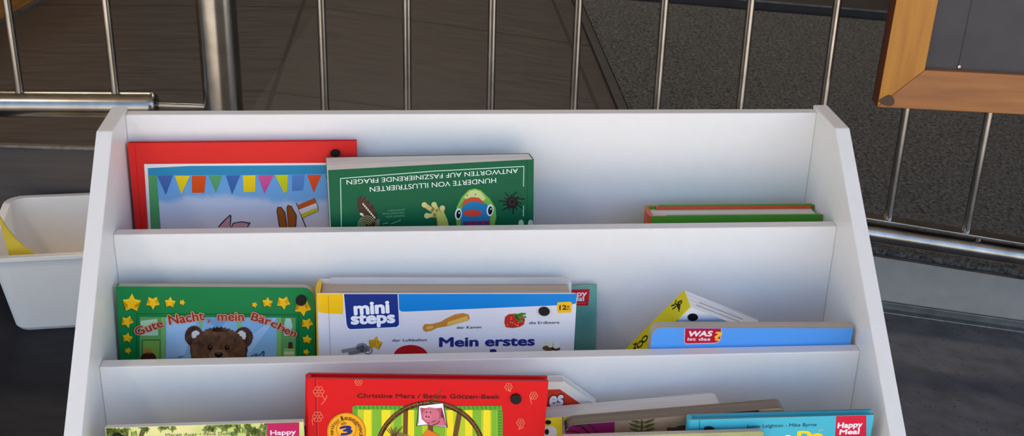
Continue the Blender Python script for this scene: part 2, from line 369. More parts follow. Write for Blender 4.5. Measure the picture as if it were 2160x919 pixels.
for u, v in ((-6,448),(0,458),(15,482),(32,503),(50,520),(70,533),(90,541)):
    X = yM.inverted() @ hit(u, v, bn, yM.translation); yp.append((X.x, 0, X.z))
x0 = -Bw/2+.004; zlow_ = .001
x0 = max(x0, yp[0][0]); print('yp', x0, yp)
pts = [(x0+.018,0,zlow_)] + [p for p in yp if p[0] >= x0] + [(yp[-1][0]+.06,0,yp[-1][2]-.012), (yp[-1][0]+.06,0,zlow_)]
w = MB(); w.prism(pts, (0,.003,0), yel); w.build('sheet', yc)

# ================================================================== BOOK RACK
T = .0132; HW = .35; ST = .015
rk = thing('book_rack', 'white laminate book rack with stepped display slots in front of the railing', 'bookcase', Matrix.Translation((0,0,0)))
PY_ = [0, -.0977, -.1977, -.2977, -.3977]; PZ = [ZF, ZF-.085, ZF-.169, ZF-.254, ZF-.338]
SLF = [PZ[i+1]-.12 for i in range(4)]           # slot floors
def pbox(name, y0, y1, z0, z1): 
    w = MB(); w.box((-HW,y0,z0), (HW,y1,z1), laminate); return w.build(name, rk, .0012)
pbox('back_panel', 0, T, .02, ZF)
for i in range(1, 5):
    lo = SLF[i]-.012 if i < 4 else .02
    pbox('front_panel', PY_[i], PY_[i]+T, max(lo,.012), PZ[i])
for i in range(4):
    w = MB(); w.box((-HW,PY_[i+1]+T,SLF[i]-.012), (HW,PY_[i],SLF[i]), laminate); w.build('slot_board', rk)
prof = [(.0142,0),(.0142,ZF+.004),(-.0557,ZF+.003),(-.43,ZF+.003-.888*(.43-.0557)),(-.43,0)]
for sx in (-1, 1):
    x = HW if sx > 0 else -HW-ST
    w = MB(); w.prism([(x,y,z) for y, z in prof], (ST,0,0), laminate); w.build('side_panel', rk, .0012)

# ================================================================== BOOKS
def text_mesh(body, bold=0, shear=0):
    cu = bpy.data.curves.new('t', 'FONT'); cu.body = body; cu.size = 1; cu.offset = bold; cu.shear = shear; cu.resolution_u = 4; cu.fill_mode = 'FRONT'
    o = bpy.data.objects.new('t', cu); C.objects.link(o)
    dg = bpy.context.evaluated_depsgraph_get(); me = bpy.data.meshes.new_from_object(o.evaluated_get(dg))
    vs = [v.co.copy() for v in me.vertices]; fs = [list(p.vertices) for p in me.polygons]
    bpy.data.objects.remove(o); bpy.data.curves.remove(cu); bpy.data.meshes.remove(me)
    return vs, fs
def clip(poly, x0, x1, z0, z1):
    def cut(P, f, inter):
        out = []
        for i in range(len(P)):
            a, b = P[i-1], P[i]; fa, fb = f(a), f(b)
            if fb >= 0:
                if fa < 0: out.append(inter(a, b, fa, fb))
                out.append(b)
            elif fa >= 0: out.append(inter(a, b, fa, fb))
        return out
    lerp = lambda a, b, fa, fb: (a[0]+(b[0]-a[0])*fa/(fa-fb), a[1]+(b[1]-a[1])*fa/(fa-fb))
    for f in (lambda p: p[0]-x0, lambda p: x1-p[0], lambda p: p[1]-z0, lambda p: z1-p[1]):
        if poly: poly = cut(poly, f, lerp)
    return poly

class Book:
    """A book given by the photo rays of its front cover's upper corners on its cover plane y = y0 + k*(z-ZF) + m*x."""
    def __init__(s, name, label, TL, TR, y0, k, floor, thick, m=0, crop=(0,0,1), thick_r=None):
        n = Vector((m, -1, k)); q = Vector((0, y0, ZF))
        s.n0, s.q = n.normalized(), q; s.crop = crop
        tl, tr = hit(*TL, s.n0, q), hit(*TR, s.n0, q)
        u = (tr-tl); s.w = u.length; u.normalize()
        nn = s.n0.copy()
        if nn.y > 0: nn = -nn
        up = nn.cross(u)*-1
        if up.z < 0: up = -up
        s.h = (min(tl.z, tr.z)-floor)/up.z - .0006 - max(thick, thick_r or 0)*abs(nn.z)/up.z
        # lower corner just rests on the slot floor
        o = tl + u*(s.w/2) - up*s.h
        M = Matrix((u, -nn, up)).transposed().to_4x4(); M.translation = o
        s.M, s.iv = M, M.inverted(); s.t = thick; s.tr = thick if thick_r is None else thick_r
        s.root = thing(name, label, 'book', M, "children's books standing in the rack")
        s.fc = MB(); s.lay = 1; s.rad = [0,0,0,0]
    def loc(s, x, y):
        X = s.iv @ hit(s.crop[0]+x/s.crop[2], s.crop[1]+y/s.crop[2], s.n0, s.q); return X.x, X.z
    # ---- body
    def outline(s, inset=0, top=0, r_l=0, r_r=0, left=0, right=0):
        x0, x1, z1 = -s.w/2+inset+left, s.w/2-inset-right, s.h-inset-top; P = [(x0,0+inset),(x1,0+inset)]
        if r_r:
            for k in range(9):
                a = math.pi/2*k/8; P.append((x1-r_r+r_r*math.cos(a), z1-r_r+r_r*math.sin(a)))
        else: P.append((x1,z1))
        if r_l:
            for k in range(9):
                a = math.pi/2+math.pi/2*k/8; P.append((x0+r_l+r_l*math.cos(a), z1-r_l+r_l*math.sin(a)))
        else: P.append((x0,z1))
        return P
    def th(s, x): return s.t + (s.tr-s.t)*(x/s.w+.5)
    def slab(s, name, P, ya, yb, m, mb=None, target=None):   # ya, yb: fractions of thickness or (frac, mm)
        w = target or MB(); n = len(P)
        F = [(x, ya(x), z) for x, z in P]; B = [(x, yb(x), z) for x, z in P]
        w.add(F, [list(range(n))], m); w.add(B, [list(range(n))[::-1]], m)
        w.add(F+B, [(i,n+i,n+(i+1)%n,(i+1)%n) for i in range(n)], mb or m)
        if target is None: return w.build(name, s.root)
    def body(s, cover, pages, spine=None, ct=.0016, over=.003, side='L', r_l=0, r_r=0, edge=None, spine_round=True, back=None, groove=True, pages_top=None):
        P = s.outline(r_l=r_l, r_r=r_r); s.P = P
        s.slab('front_cover', P, lambda x: 0, lambda x: ct, cover, edge or cover, target=s.fc)
        s.slab('back_cover', P, lambda x: s.th(x)-ct, lambda x: s.th(x), back or cover, edge or back or cover)
        Q = s.outline(inset=0, top=over, r_l=max(0,r_l-over), r_r=max(0,r_r-over), left=(over if side=='R' else ct*1.2), right=(over if side=='L' else ct*1.2))
        Q = [(x, max(z, over)) for x, z in Q]
        s.slab('page_block', Q, lambda x: ct*1.02, lambda x: s.th(x)-ct*1.02, pages, pages_top or pages)
        # spine wraps round the thickness
        sg = -1 if side == 'L' else 1; xs = sg*s.w/2; t = s.th(xs); w = MB(); N_ = 8; rp = []
        for k in range(N_+1):
            a = math.pi*k/N_; bul = (.0028 if spine_round else .0006)
            rp.append((xs + sg*bul*math.sin(a), t/2 - t/2*math.cos(a)*.995))
        poly = rp + [(xs - sg*ct*.9, t-.0001), (xs - sg*ct*.9, .0001)]
        w.prism([(x,y,.0) for x, y in poly], (0,0,s.h-.0003), spine or cover)
        s.sp = w.build('spine', s.root)
        return s
    # ---- printed picture on the front cover
    def L(s, n): s.lay = n; return s
    def poly(s, col, pts, raw=False):
        P = pts if raw else [s.loc(*p) for p in pts]
        P = clip(P, -s.w/2+.0004, s.w/2-.0004, .002, s.h-.0004)
        if len(P) < 3: return s
        m = col if not isinstance(col, tuple) else ink(col)
        bm = bmesh.new(); vs = [bm.verts.new((x, -.00011*s.lay, z)) for x, z in P]
        f = bm.faces.new(vs); r = bmesh.ops.triangulate(bm, faces=[f]); bm.verts.index_update()
        s.fc.add([v.co for v in bm.verts], [[v.index for v in g.verts] for g in bm.faces], m); bm.free(); return s
    def ell(s, col, cx, cy, rx, ry, rot=0, a0=0, a1=360, n=28):
        c, d = math.cos(math.radians(rot)), math.sin(math.radians(rot)); P = []
        for i in range(n + (0 if a1-a0 >= 360 else 1)):
            a = math.radians(a0+(a1-a0)*i/n); x, y = rx*math.cos(a), ry*math.sin(a); P.append((cx+x*c-y*d, cy+x*d+y*c))
        return s.poly(col, P)
    def star(s, col, cx, cy, r, rot=0, inner=.5, n=5):
        return s.poly(col, [(cx+(r if i%2==0 else r*inner)*math.sin(math.radians(rot)+math.pi*i/n), cy-(r if i%2==0 else r*inner)*math.cos(math.radians(rot)+math.pi*i/n)) for i in range(2*n)])
    def line(s, col, pts, wd):
        for (a, b) in zip(pts[:-1], pts[1:]):
            d = Vector((b[0]-a[0], b[1]-a[1])); 
            if d.length == 0: continue
            d.normalize(); e = Vector((-d.y, d.x))*wd/2; d = d*wd*.3
            s.poly(col, [(a[0]+e.x-d.x,a[1]+e.y-d.y),(b[0]+e.x+d.x,b[1]+e.y+d.y),(b[0]-e.x+d.x,b[1]-e.y+d.y),(a[0]-e.x-d.x,a[1]-e.y-d.y)])
        return s
    def arc(s, col, cx, cy, rx, ry, a0, a1, wd, n=24, rot=0):
        c, d = math.cos(math.radians(rot)), math.sin(math.radians(rot)); P = []
        for i in range(n+1):
            a = math.radians(a0+(a1-a0)*i/n); x, y = rx*math.cos(a), ry*math.sin(a); P.append((cx+x*c-y*d, cy+x*d+y*c))
        return s.line(col, P, wd)
    def text(s, col, body, x0, y0, x1, y1, h, bold=0, shear=0, dil=0, clipx=None):
        """baseline from (x0,y0) to (x1,y1), h = cap height in the same pixels"""
        ob_ = 0; vs0, fs00 = text_mesh(body, ob_, shear); vs, fs = [], []
        if not vs0: return s
        ex_ = bold-ob_; sh_ = [(0,0)] if ex_ < .004 else [(ex_*math.cos(2*math.pi*k/8), ex_*math.sin(2*math.pi*k/8)) for k in range(8)]
        for k_, (dx_, dy_) in enumerate(sh_):
            n_ = len(vs); vs += [v + Vector((dx_,dy_,k_*1.1e-5)) for v in vs0]; fs += [[i+n_ for i in f] for f in fs00]
        v0, fs0 = text_mesh(body, 0, shear)
        xa, xb = min(v.x for v in v0), max(v.x for v in v0)
        caph = .729
        A, B = s.loc(x0, y0), s.loc(x1, y1)
        d = Vector((B[0]-A[0], B[1]-A[1])); Lw = d.length; d.normalize(); e = Vector((-d.y, d.x))
        nrm = Vector((y1-y0, -(x1-x0))).normalized()*h
        H = s.loc(x0+nrm.x, y0+nrm.y); hl = (Vector((H[0]-A[0], H[1]-A[1]))).length
        sx, sz = Lw/(xb-xa), hl/caph
        P = []
        for v in vs:
            p = Vector(A) + d*((v.x-xa)*sx) + e*(v.y*sz); P.append((p.x, -.00011*s.lay - v.z, p.y))
        if clipx is not None or any(abs(p[0]) > s.w/2 or p[2] > s.h or p[2] < 0 for p in P):
            keep = [f for f in fs if all(abs(P[i][0]) < s.w/2-.0003 and .001 < P[i][2] < s.h-.0003 for i in f)]
            fs = keep
        s.fc.add(P, fs, ink(col) if isinstance(col, tuple) else col); return s
    def done(s, bevel=0):
        o = s.fc.build('front_cover', s.root, fix=False); return s
    def dot(s, x, y, rx, ry=None, col=(24,20,22)):
        """a stuck-on round label; centre in crop pixels"""
        ry = ry or rx; w = MB(); P = []
        for i in range(30):
            a = 2*math.pi*i/30; P.append(s.loc(x+rx*math.cos(a), y+ry*math.sin(a)))
        P = clip(P, -s.w/2+.0003, s.w/2-.0003, 0, s.h-.0003)
        w.prism([(p[0], -.0020, p[1]) for p in P], (0,.0018,0), mat('black_sticker_film', col, .4, 0, .14))
        w.build('round_sticker', s.root); return s

paper = noisy('page_paper', (240,238,234), (212,210,206), scale=(1,160,1), nscale=6, rough=.8, lo=.35, hi=.7)
paper_tan = noisy('tan_page_edges', (196,182,164), (172,158,141), scale=(1,260,1), nscale=5, rough=.85)
board_edge = noisy('board_edges', (196,188,176), (176,167,154), scale=(1,90,1), nscale=6, rough=.85)
board_white = noisy('white_board_edges', (222,221,218), (196,194,190), scale=(1,120,1), nscale=6, rough=.8)
board_brown = noisy('kraft_board_edges', (138,124,108), (104,92,80), scale=(1,160,1), nscale=6, rough=.85)
red = mat('red_cover', (222,42,36), .4, 0, .14)
red2 = mat('deep_red_cover', (210,12,20), .4, 0, .14)
red2d = mat('red_cover_edge', (150,14,24), .4)
green_d = mat('dark_green_cover', (18,92,58), .4, 0, .14)
green = noisy('grass_green_cover', (10,124,60), (22,130,68), nscale=18, rough=.4, spec=.14)
white_c = mat('white_cover', (226,222,224), .4, 0, .14)
yellow_c = mat('yellow_spine', (248,196,20), .4, 0, .14)

# ---- slot A -------------------------------------------------------
def sky_mat():
    m = mat('painted_sky', (110,170,220), .4, 0, .14); N, L, b = nodes(m)
    tc = N.new('ShaderNodeTexCoord'); sx = N.new('ShaderNodeSeparateXYZ'); nz = N.new('ShaderNodeTexNoise'); nz.inputs['Scale'].default_value = 22; nz.inputs['Detail'].default_value = 5
    L.new(tc.outputs['Object'], sx.inputs['Vector']); L.new(tc.outputs['Object'], nz.inputs['Vector'])
    ad = N.new('ShaderNodeMath'); ad.operation = 'MULTIPLY_ADD'; ad.inputs[1].default_value = .03; L.new(nz.outputs['Fac'], ad.inputs[0]); L.new(sx.outputs['Z'], ad.inputs[2])
    mr = N.new('ShaderNodeMapRange'); mr.inputs['From Min'].default_value = .112; mr.inputs['From Max'].default_value = .158; L.new(ad.outputs[0], mr.inputs['Value'])
    cr = N.new('ShaderNodeValToRGB'); e = cr.color_ramp.elements; e[0].color = (*lin((216,216,224)),1); e[1].color = (*lin((98,164,222)),1)
    e.new(.45).color = (*lin((202,210,226)),1); e.new(.58).color = (*lin((128,178,222)),1)
    L.new(mr.outputs['Result'], cr.inputs['Fac']); L.new(cr.outputs['Color'], b.inputs['Base Color']); return m
b = Book('picture_book', 'red hardback picture book with colourful bunting on its cover in the top slot', (269,303), (752,298.5), -.0120, .08, SLF[0], .0085, crop=(240,280,4.376))
b.body(red, paper, ct=.002, over=.003, side='L', spine_round=False)
b.L(1).line((196,30,30), [(195,110),(262,1000)], 5)
b.L(1).poly((236,228,222), [(280,288),(2300,275),(2300,1400),(345,1400),(325,860)])
b.L(2).poly(sky_mat(), [(318,330),(2240,300),(2240,1400),(372,1400)])
b.L(3).poly((46,138,178), [(315,325),(700,305),(1200,302),(2240,295),(2240,372),(1500,386),(318,390)])
b.L(3).poly((84,158,96), [(318,390),(398,390),(430,870),(470,1400),(372,1400),(345,860)])
for col, pts in (((70,104,168), [(402,394),(548,390),(482,572)]), ((240,208,16), [(565,396),(702,396),(625,566)]), ((222,80,16), [(722,396),(852,396),(836,552),(722,552)]),
                 ((92,160,104), [(874,396),(1004,392),(944,552)]), ((62,104,168), [(1034,392),(1168,390),(1092,568)]), ((244,208,20), [(1192,392),(1308,390),(1306,542),(1200,546)]),
                 ((208,84,146), [(1330,392),(1478,388),(1390,564)]), ((206,208,16), [(1490,388),(1606,386),(1600,540),(1570,552)]), ((86,132,196), [(1646,388),(1762,386),(1748,528),(1646,536)]),
                 ((226,78,34), [(1784,388),(1918,386),(1846,550)]), ((84,150,90), [(1950,388),(2060,386),(2000,548)])):
    b.L(4).poly(col, pts)
b.L(4).poly((60,50,52), [(960,868),(1000,820),(1072,752),(1086,762),(1080,868)]).poly((60,50,52), [(1082,868),(1100,828),(1180,814),(1266,828),(1240,868)])
b.L(5).poly((200,150,158), [(974,868),(1010,828),(1068,768),(1074,868)]).poly((200,150,158), [(1092,868),(1108,836),(1180,824),(1250,836),(1226,868)])
b.L(5).poly((236,226,224), [(1056,790),(1070,768),(1072,810),(1050,820)]).poly((236,226,224), [(1226,838),(1250,836),(1226,866)])
b.L(4).poly((50,40,40), [(1526,868),(1502,720),(1510,684),(1546,680),(1584,730),(1604,868)]).poly((50,40,40), [(1610,868),(1594,690),(1606,664),(1640,672),(1690,760),(1684,868)])
b.L(5).poly((160,88,34), [(1536,868),(1508,720),(1514,690),(1544,686),(1578,732),(1596,868)]).poly((160,88,34), [(1616,868),(1600,692),(1610,670),(1636,678),(1682,762),(1676,868)])
b.L(4).line((44,48,58), [(1686,650),(1770,860),(1800,940)], 9)
b.L(5).poly((208,92,30), [(1690,668),(1850,600),(1868,645),(1708,708)]).poly((238,232,226), [(1708,708),(1868,645),(1882,690),(1728,748)]).poly((222,206,40), [(1728,748),(1882,684),(1886,718),(1742,784)])
b.line((60,60,60), [(1850,600),(1888,680),(1886,718),(1742,784)], 4)
b.dot(2046,184,46,34)
b.done()

b = Book('encyclopedia', 'dark green softcover book upside down with a frog on its cover', (692,359), (1126,336), -.0478, .09, SLF[0], .047, m=.105, crop=(680,300,4.696), thick_r=.023)
b.body(green_d, paper, ct=.0007, over=.0004, side='R', spine_round=False, pages_top=paper)
pale = (190,226,200); gold = (232,240,226)
b.L(1).line(pale, [(192,1100),(180,358)], 8).line(pale, [(180,358),(1100,285),(1996,238)], 8).line(pale, [(1996,238),(1992,436)], 7).line(pale, [(1992,630),(1990,730)], 7)
b.L(1).line((30,70,50), [(2030,160),(2030,1000)], 6)
b.L(2).text(gold, 'ANTWORTEN AUF FASZINIERENDE FRAGEN', 1938, 258, 238, 374, 46)
b.L(2).text(gold, 'HUNDERTE VON ILLUSTRIERTEN', 1720, 352, 468, 442, 50)
for i, (tx, x0, y0, x1, y1) in enumerate((('WARUM SIND', 816,718,630,728), ('WELLENSITTICHE', 816,688,596,700), ('ZUGVÖGEL?', 816,658,650,670))):
    b.L(2).text((120,168,140), tx, x0, y0, x1, y1, 17)
# feathery hedgehog-like bird wing
b.L(2).poly((74,52,40), [(344,560),(372,540),(420,556),(480,600),(520,660),(545,720),(556,790),(560,860),(420,860),(384,740),(350,650)])
for k in range(11):
    t = k/10; x = 380+t*170; y = 545+t*t*270; b.L(3).line((104,70,54) if k % 2 else (60,44,36), [(x-6,y+6),(x+12+12*t,y-14+8*t)], 8)
for k in range(8):
    t = k/7; b.L(3).poly((232,224,190), [(396+t*110,604+t*130),(410+t*112,600+t*134),(412+t*112,620+t*134),(400+t*110,622+t*130)])
for k in range(5): b.L(3).arc((196,204,120), 440, 830, 24+k*16, 30+k*18, 180, 330, 5, 14)
b.L(4).ell((226,220,196), 390, 712, 22, 12, 30)
for k in range(6): b.L(3).line((200,210,170), [(525,770+k*14),(566,764+k*14)], 4)
b.L(2).line((150,196,160), [(600,806),(650,796)], 5).line((150,196,160), [(680,806),(776,770)], 5)
# frog foot
fy = (204,190,112)
b.L(2).line(fy, [(1010,618),(1090,672),(1150,720)], 44).line(fy, [(1106,616),(1140,670),(1170,730)], 42).line(fy, [(1188,650),(1186,700),(1180,740)], 40).line(fy, [(1036,724),(1110,722),(1170,740)], 40)
for x, y, r in ((1010,618,27),(1106,616,27),(1188,650,27),(1036,726,28)): b.L(3).ell((214,200,130), x, y, r, r)
b.L(3).poly((190,188,92), [(1120,690),(1205,690),(1240,770),(1262,900),(1150,900),(1140,760)])
# frog head, seen upside down
b.L(2).poly((120,176,70), [(1330,640),(1380,540),(1450,470),(1510,456),(1570,474),(1660,560),(1716,650),(1722,740),(1690,900),(1340,900),(1318,720)])
b.L(3).poly((196,206,130), [(1400,540),(1455,482),(1512,468),(1566,486),(1620,556),(1560,600),(1450,590)])
b.L(4).poly((36,122,170), [(1392,628),(1450,590),(1520,580),(1620,606),(1662,660),(1660,900),(1372,900),(1370,700)])
b.L(5).poly((206,74,44), [(1366,640),(1410,566),(1480,540),(1550,548),(1596,590),(1600,604),(1520,582),(1440,592)])
b.L(5).ell((212,66,46), 1486, 700, 92, 34).poly((180,30,60), [(1390,780),(1660,772),(1660,900),(1390,900)])
for k in range(4): b.L(6).ell((40,70,130), 1420+k*68, 800, 22, 20)
for x, y in ((1346,708),(1660,670)):
    b.L(6).ell((236,238,234), x, y, 34, 58, 6); b.L(7).ell((16,18,20), x+2, y+2, 22, 42, 6); b.L(8).ell((240,240,240), x+8, y-12, 7, 9)
b.L(6).ell((60,70,30), 1432, 524, 6, 6).ell((60,70,30), 1516, 514, 6, 6)
# spider
for k in range(14):
    a = 2*math.pi*k/14; r = 130 if k % 2 else 92; b.L(2).line((30,22,26), [(1878,595),(1878+r*.5*math.cos(a),595+r*.55*math.sin(a)-8),(1878+r*math.cos(a+.15),595+r*.85*math.sin(a+.15))], 11)
b.L(3).ell((34,24,28), 1878, 598, 58, 56); b.L(4).ell((62,48,52), 1878, 590, 30, 32); b.L(5).ell((26,18,22), 1880, 588, 20, 22)
b.L(2).ell((176,210,186), 1968, 800, 26, 34).ell((176,210,186), 2062, 800, 26, 34)
w = MB(); w.prism([b.loc(816,120) and (x,.012,b.h+.0002) for x in (-.012,-.004)] , (0,.001,0), ink((70,70,74))) if False else None
b.done()

orange_r = mat('orange_red_lining', (206,84,44), .45); green_b = mat('bright_green_cover', (82,150,52), .4, 0, .14)
b = Book('hardcover_book', 'green hardback with orange-red lining lying low in the right of the top slot', (1374,456), (1736,453), -.056, .03, SLF[0], .030, crop=(1340,420,1))
b.body(green_b, board_white, spine=orange_r, ct=.0024, over=.0035, side='L', edge=orange_r)
w = MB(); w.prism([(-b.w/2+.010,b.t-.0042,b.h-.004),(b.w/2-.004,b.t-.0042,b.h-.004),(b.w/2-.004,b.t-.0042,b.h-.0002),(-b.w/2+.010,b.t-.0042,b.h-.0002)], (0,.0018,0), orange_r); w.build('endpaper', b.root)
w = MB(); w.box((-b.w/2+.014,b.t-.0023,b.h-.02), (b.w/2-.002,b.t+.0003,b.h+.0006), green_b); w.build('back_board_edge', b.root)
w = MB(); w.box((-b.w/2+.016,-.0003,b.h-.02), (b.w/2-.002,.0026,b.h+.0004), green_b); w.build('front_board_edge', b.root)
b.done()

# ---- slot B -------------------------------------------------------
b = Book('board_book', 'green board book with yellow stars and a brown teddy bear on its cover', (245,603.5), (663,606), -.106, .15, SLF[1], .009, crop=(230,580,4.8))
b.body(green, board_edge, ct=.0012, over=.0, side='L', r_r=.011, edge=board_edge, spine=green, spine_round=False)
b.L(1).line((14,92,44), [(278,1200),(280,388),(1922,400)], 7).line((14,92,44), [(1922,400),(1922,1200)], 7)
for cx, cy, r, ro in ((230,282,98,2),(444,278,72,35),(618,276,58,5),(742,276,33,20),(1474,300,32,25),(1604,276,56,5),(1766,278,72,30),(1962,330,88,30),(185,470,66,25),(186,632,55,10),(192,764,36,25),(2006,490,62,25),(2004,648,50,8),(1998,776,34,20)):
    b.L(1).star((60,70,20), cx-5, cy+6, r, ro, .52); b.L(2).star((246,206,32), cx, cy, r, ro, .52); b.L(3).star((250,190,14), cx-r*.05, cy+r*.08, r*.72, ro, .52)
b.L(2).poly((140,186,220), [(560,424),(1740,428),(1740,1300),(560,1300)])
b.L(3).poly((168,204,234), [(580,430),(900,430),(760,820),(580,830)]).poly((170,204,232), [(1400,640),(1660,440),(1690,440),(1400,820)]).poly((116,164,206), [(960,430),(1200,430),(1120,560)])
lg_ = (128,184,96)
b.L(3).poly((98,160,88), [(312,420),(574,424),(570,1300),(312,1300)]).poly((96,158,92), [(1738,428),(1890,430),(1890,1300),(1738,1300)])
b.L(4).poly(lg_, [(530,424),(574,424),(572,1300),(524,1300)]).poly(lg_, [(1700,430),(1742,430),(1742,1300),(1690,1300)]).poly((140,190,110), [(912,430),(952,430),(946,530),(918,530)]).poly((140,190,110), [(1296,430),(1336,430),(1336,560),(1304,560)])
b.L(4).poly((110,170,84), [(316,616),(524,616),(524,644),(316,644)]).poly((104,164,90), [(1742,622),(1890,622),(1890,646),(1742,646)])
b.L(4).poly((62,110,54), [(332,650),(520,650),(520,1300),(332,1300)]); b.L(5).poly((128,172,74), [(344,660),(514,660),(514,1300),(344,1300)])
b.L(4).poly((178,212,172), [(320,460),(490,440),(498,610),(326,610)]).poly((176,214,196), [(1790,434),(1840,434),(1860,520),(1820,612),(1772,612),(1766,520)])
b.L(6).poly((188,128,52), [(352,770),(368,732),(388,748),(402,730),(416,752),(438,756),(430,790),(360,790)])
b.L(6).ell((70,34,24), 400, 850, 82, 76)
b.L(5).poly((150,190,110), [(1770,740),(1880,740),(1884,1300),(1762,1300)]).poly((70,50,34), [(1818,676),(1856,676),(1862,740),(1812,740)])
b.L(6).poly((196,212,160), [(1774,770),(1876,770),(1878,800),(1772,800)])
# the bear
fur = noisy('painted_bear_fur', (80,52,34), (116,80,54), nscale=160, detail=6, rough=.5, spec=.14); furd = noisy('painted_dark_fur', (62,40,28), (92,62,44), nscale=160, detail=6, rough=.5, spec=.14)
def furry(cx, cy, rx, ry, col, seed, a0=0, a1=360, jag=.07, n=64):
    random.seed(seed); P = []
    for i in range(n):
        a = math.radians(a0+(a1-a0)*i/n); k = 1+(jag if i % 2 else -jag*.4)*random.uniform(.3,1); P.append((cx+rx*k*math.cos(a), cy+ry*k*math.sin(a)))
    b.poly(col, P)
b.L(6); furry(862,615,92,104,furd,1); furry(1362,628,92,104,furd,2)
b.L(7); furry(880,600,42,42,(232,222,218),3,jag=.2,n=30); furry(1342,612,44,52,(232,222,218),4,jag=.2,n=30)
b.L(8); furry(1110,760,282,232,fur,5,n=90,jag=.05)
b.poly(fur, [(1050,545),(1062,516),(1078,540),(1096,508),(1110,538),(1134,516),(1140,545),(1176,528),(1170,556),(1220,540),(1200,570),(1040,570)])
b.L(9); furry(1110,820,96,74,(128,96,70),6,jag=.04)
for x in (1022, 1196): b.L(9).ell((58,38,28), x, 728, 27, 28); b.L(10).ell((22,16,16), x+2, 732, 16, 18); b.L(11).ell((200,190,180), x+6, 724, 4, 4)
b.L(10).poly((26,18,18), [(1066,790),(1084,778),(1140,778),(1156,792),(1142,820),(1112,832),(1080,818)]); b.L(11).ell((110,100,98), 1110, 788, 22, 5)
b.L(7).line((60,64,80), [(1480,812),(1540,800),(1556,768),(1570,772),(1564,815)], 9).line((60,64,80), [(1440,815),(1500,790)], 7).line((70,90,110), [(700,830),(750,815)], 8)
for tx, x0, y0, x1, y1, h in (('Gute', 286,608,556,512,86), ('Nacht', 616,492,968,446,96), ('mein', 1104,454,1366,456,70), ('Bär', 1436,446,1626,502,82), ('ch', 1632,504,1764,566,72), ('en', 1770,576,1880,622,58)):
    hh = h if tx not in ('mein','en') else h*1.3
    b.L(12).text((236,160,128), tx, x0, y0, x1, y1, hh, bold=.075); b.L(13).text((150,52,40), tx, x0, y0, x1, y1, hh, bold=.018)
b.L(12).line((236,160,128), [(1020,446),(1006,474)], 22); b.L(13).line((150,52,40), [(1020,446),(1006,474)], 12)
b.dot(1946,252,55,52,(44,34,34))
b.done()

b = Book('board_book', 'thick white board book with blue top band, comb and strawberry on its cover', (670,619), (1217,618.5), -.1370, .09, SLF[1], .0375, crop=(650,560,3.4286))
b.body(white_c, paper_tan, spine=yellow_c, ct=.0022, over=.004, side='L', r_r=.006, edge=white_c)
b.L(1).poly((248,196,20), [(60,195),(256,195),(250,350),(112,342),(60,330)])
b.L(1).poly((14,130,206), [(640,192),(1950,192),(1950,268),(1900,282),(700,332),(672,330),(655,312)])
b.L(2).poly((238,238,240), [(252,192),(652,192),(664,440),(640,450),(300,464),(280,452),(268,420)])
b.L(3).poly((28,50,128), [(258,192),(646,192),(658,425),(640,442),(306,458),(288,448),(278,420)])
b.L(4).text((244,244,246), 'mini', 338, 352, 584, 338, 92, bold=.045)
b.L(4).text((244,244,246), 'steps', 316, 420, 624, 408, 84, bold=.045)
b.L(2).line((200,196,196), [(150,350),(170,900)], 6).line((222,160,20), [(146,215),(150,345)], 6)
# comb
b.L(2).poly((198,132,50), [(828,445),(842,422),(900,420),(960,404),(1000,380),(1060,352),(1120,342),(1160,352),(1168,380),(1160,396),(1010,436),(930,450),(890,470),(850,478),(832,466)])
b.L(3).poly((236,190,92), [(1010,406),(1150,362),(1162,394),(1004,434)]); b.L(3).ell((226,172,84), 880, 446, 28, 12, -10)
for k in range(14): b.L(4).line((206,146,62), [(1016+k*10.4,408-k*3.3),(1020+k*10.4,430-k*2.6)], 2)
# strawberry
b.L(2).poly((196,44,32), [(1418,410),(1424,370),(1450,350),(1500,346),(1550,356),(1568,390),(1560,424),(1530,442),(1480,450),(1428,444)])
random.seed(3)
for k in range(16): b.L(3).ell((246,190,120), 1438+random.random()*110, 372+random.random()*66, 4, 3)
for a, bb in (((1500,362),(1492,350)),((1545,398),(1500,372)),((1572,370),(1500,372)),((1570,346),(1500,362)),((1548,344),(1500,360)),((1530,400),(1510,372))): b.L(4).line((74,140,44), [bb, a], 13)
blk = (54,52,62)
b.L(2).text(blk, 'der Kamm', 1074, 456, 1252, 452, 20, bold=.006).text(blk, 'die Erdbeere', 1598, 422, 1816, 418, 20, bold=.006).text(blk, 'der Luftballon', 608, 548, 858, 544, 20, bold=.006)
b.L(2).text((38,42,116), 'Mein erstes', 952, 584, 1634, 574, 68, bold=.035)
b.L(2).poly((38,42,116), [(1314,604),(1350,602),(1362,612),(1362,640),(1314,640)])
b.L(2).ell((184,26,30), 742, 652, 124, 80)
gk = (142,142,146)
b.L(2).line(gk, [(250,618),(400,590)], 26).line((120,120,126), [(300,634),(440,606)], 26).ell(gk, 390, 590, 44, 32); b.L(3).ell((92,92,98), 394, 582, 14, 10)
b.L(3).arc((120,120,126), 432, 610, 30, 26, 0, 360, 7)
b.L(3).star((222,166,40), 486, 560, 54, 10, .55); 
for k in range(8): b.L(4).ell((130,70,40), 466+(k % 3)*18, 546+(k//3)*14, 3.5, 3.5)
b.L(2).ell((110,76,50), 1738, 596, 44, 20).ell((60,70,44), 1790, 600, 34, 14); b.L(3).ell((226,228,206), 1752, 566, 26, 24, 30).ell((232,234,220), 1796, 572, 30, 26, -20)
b.L(2).poly((248,192,20), [(1806,264),(1898,260),(1908,270),(1904,330),(1894,338),(1808,340),(1800,330),(1800,276)])
b.L(3).text((104,50,20), '12', 1818, 318, 1866, 316, 34, bold=.04).text((104,50,20), '+', 1870, 304, 1890, 303, 18, bold=.04).text((104,50,20), 'M', 1870, 318, 1890, 317, 10, bold=.03)
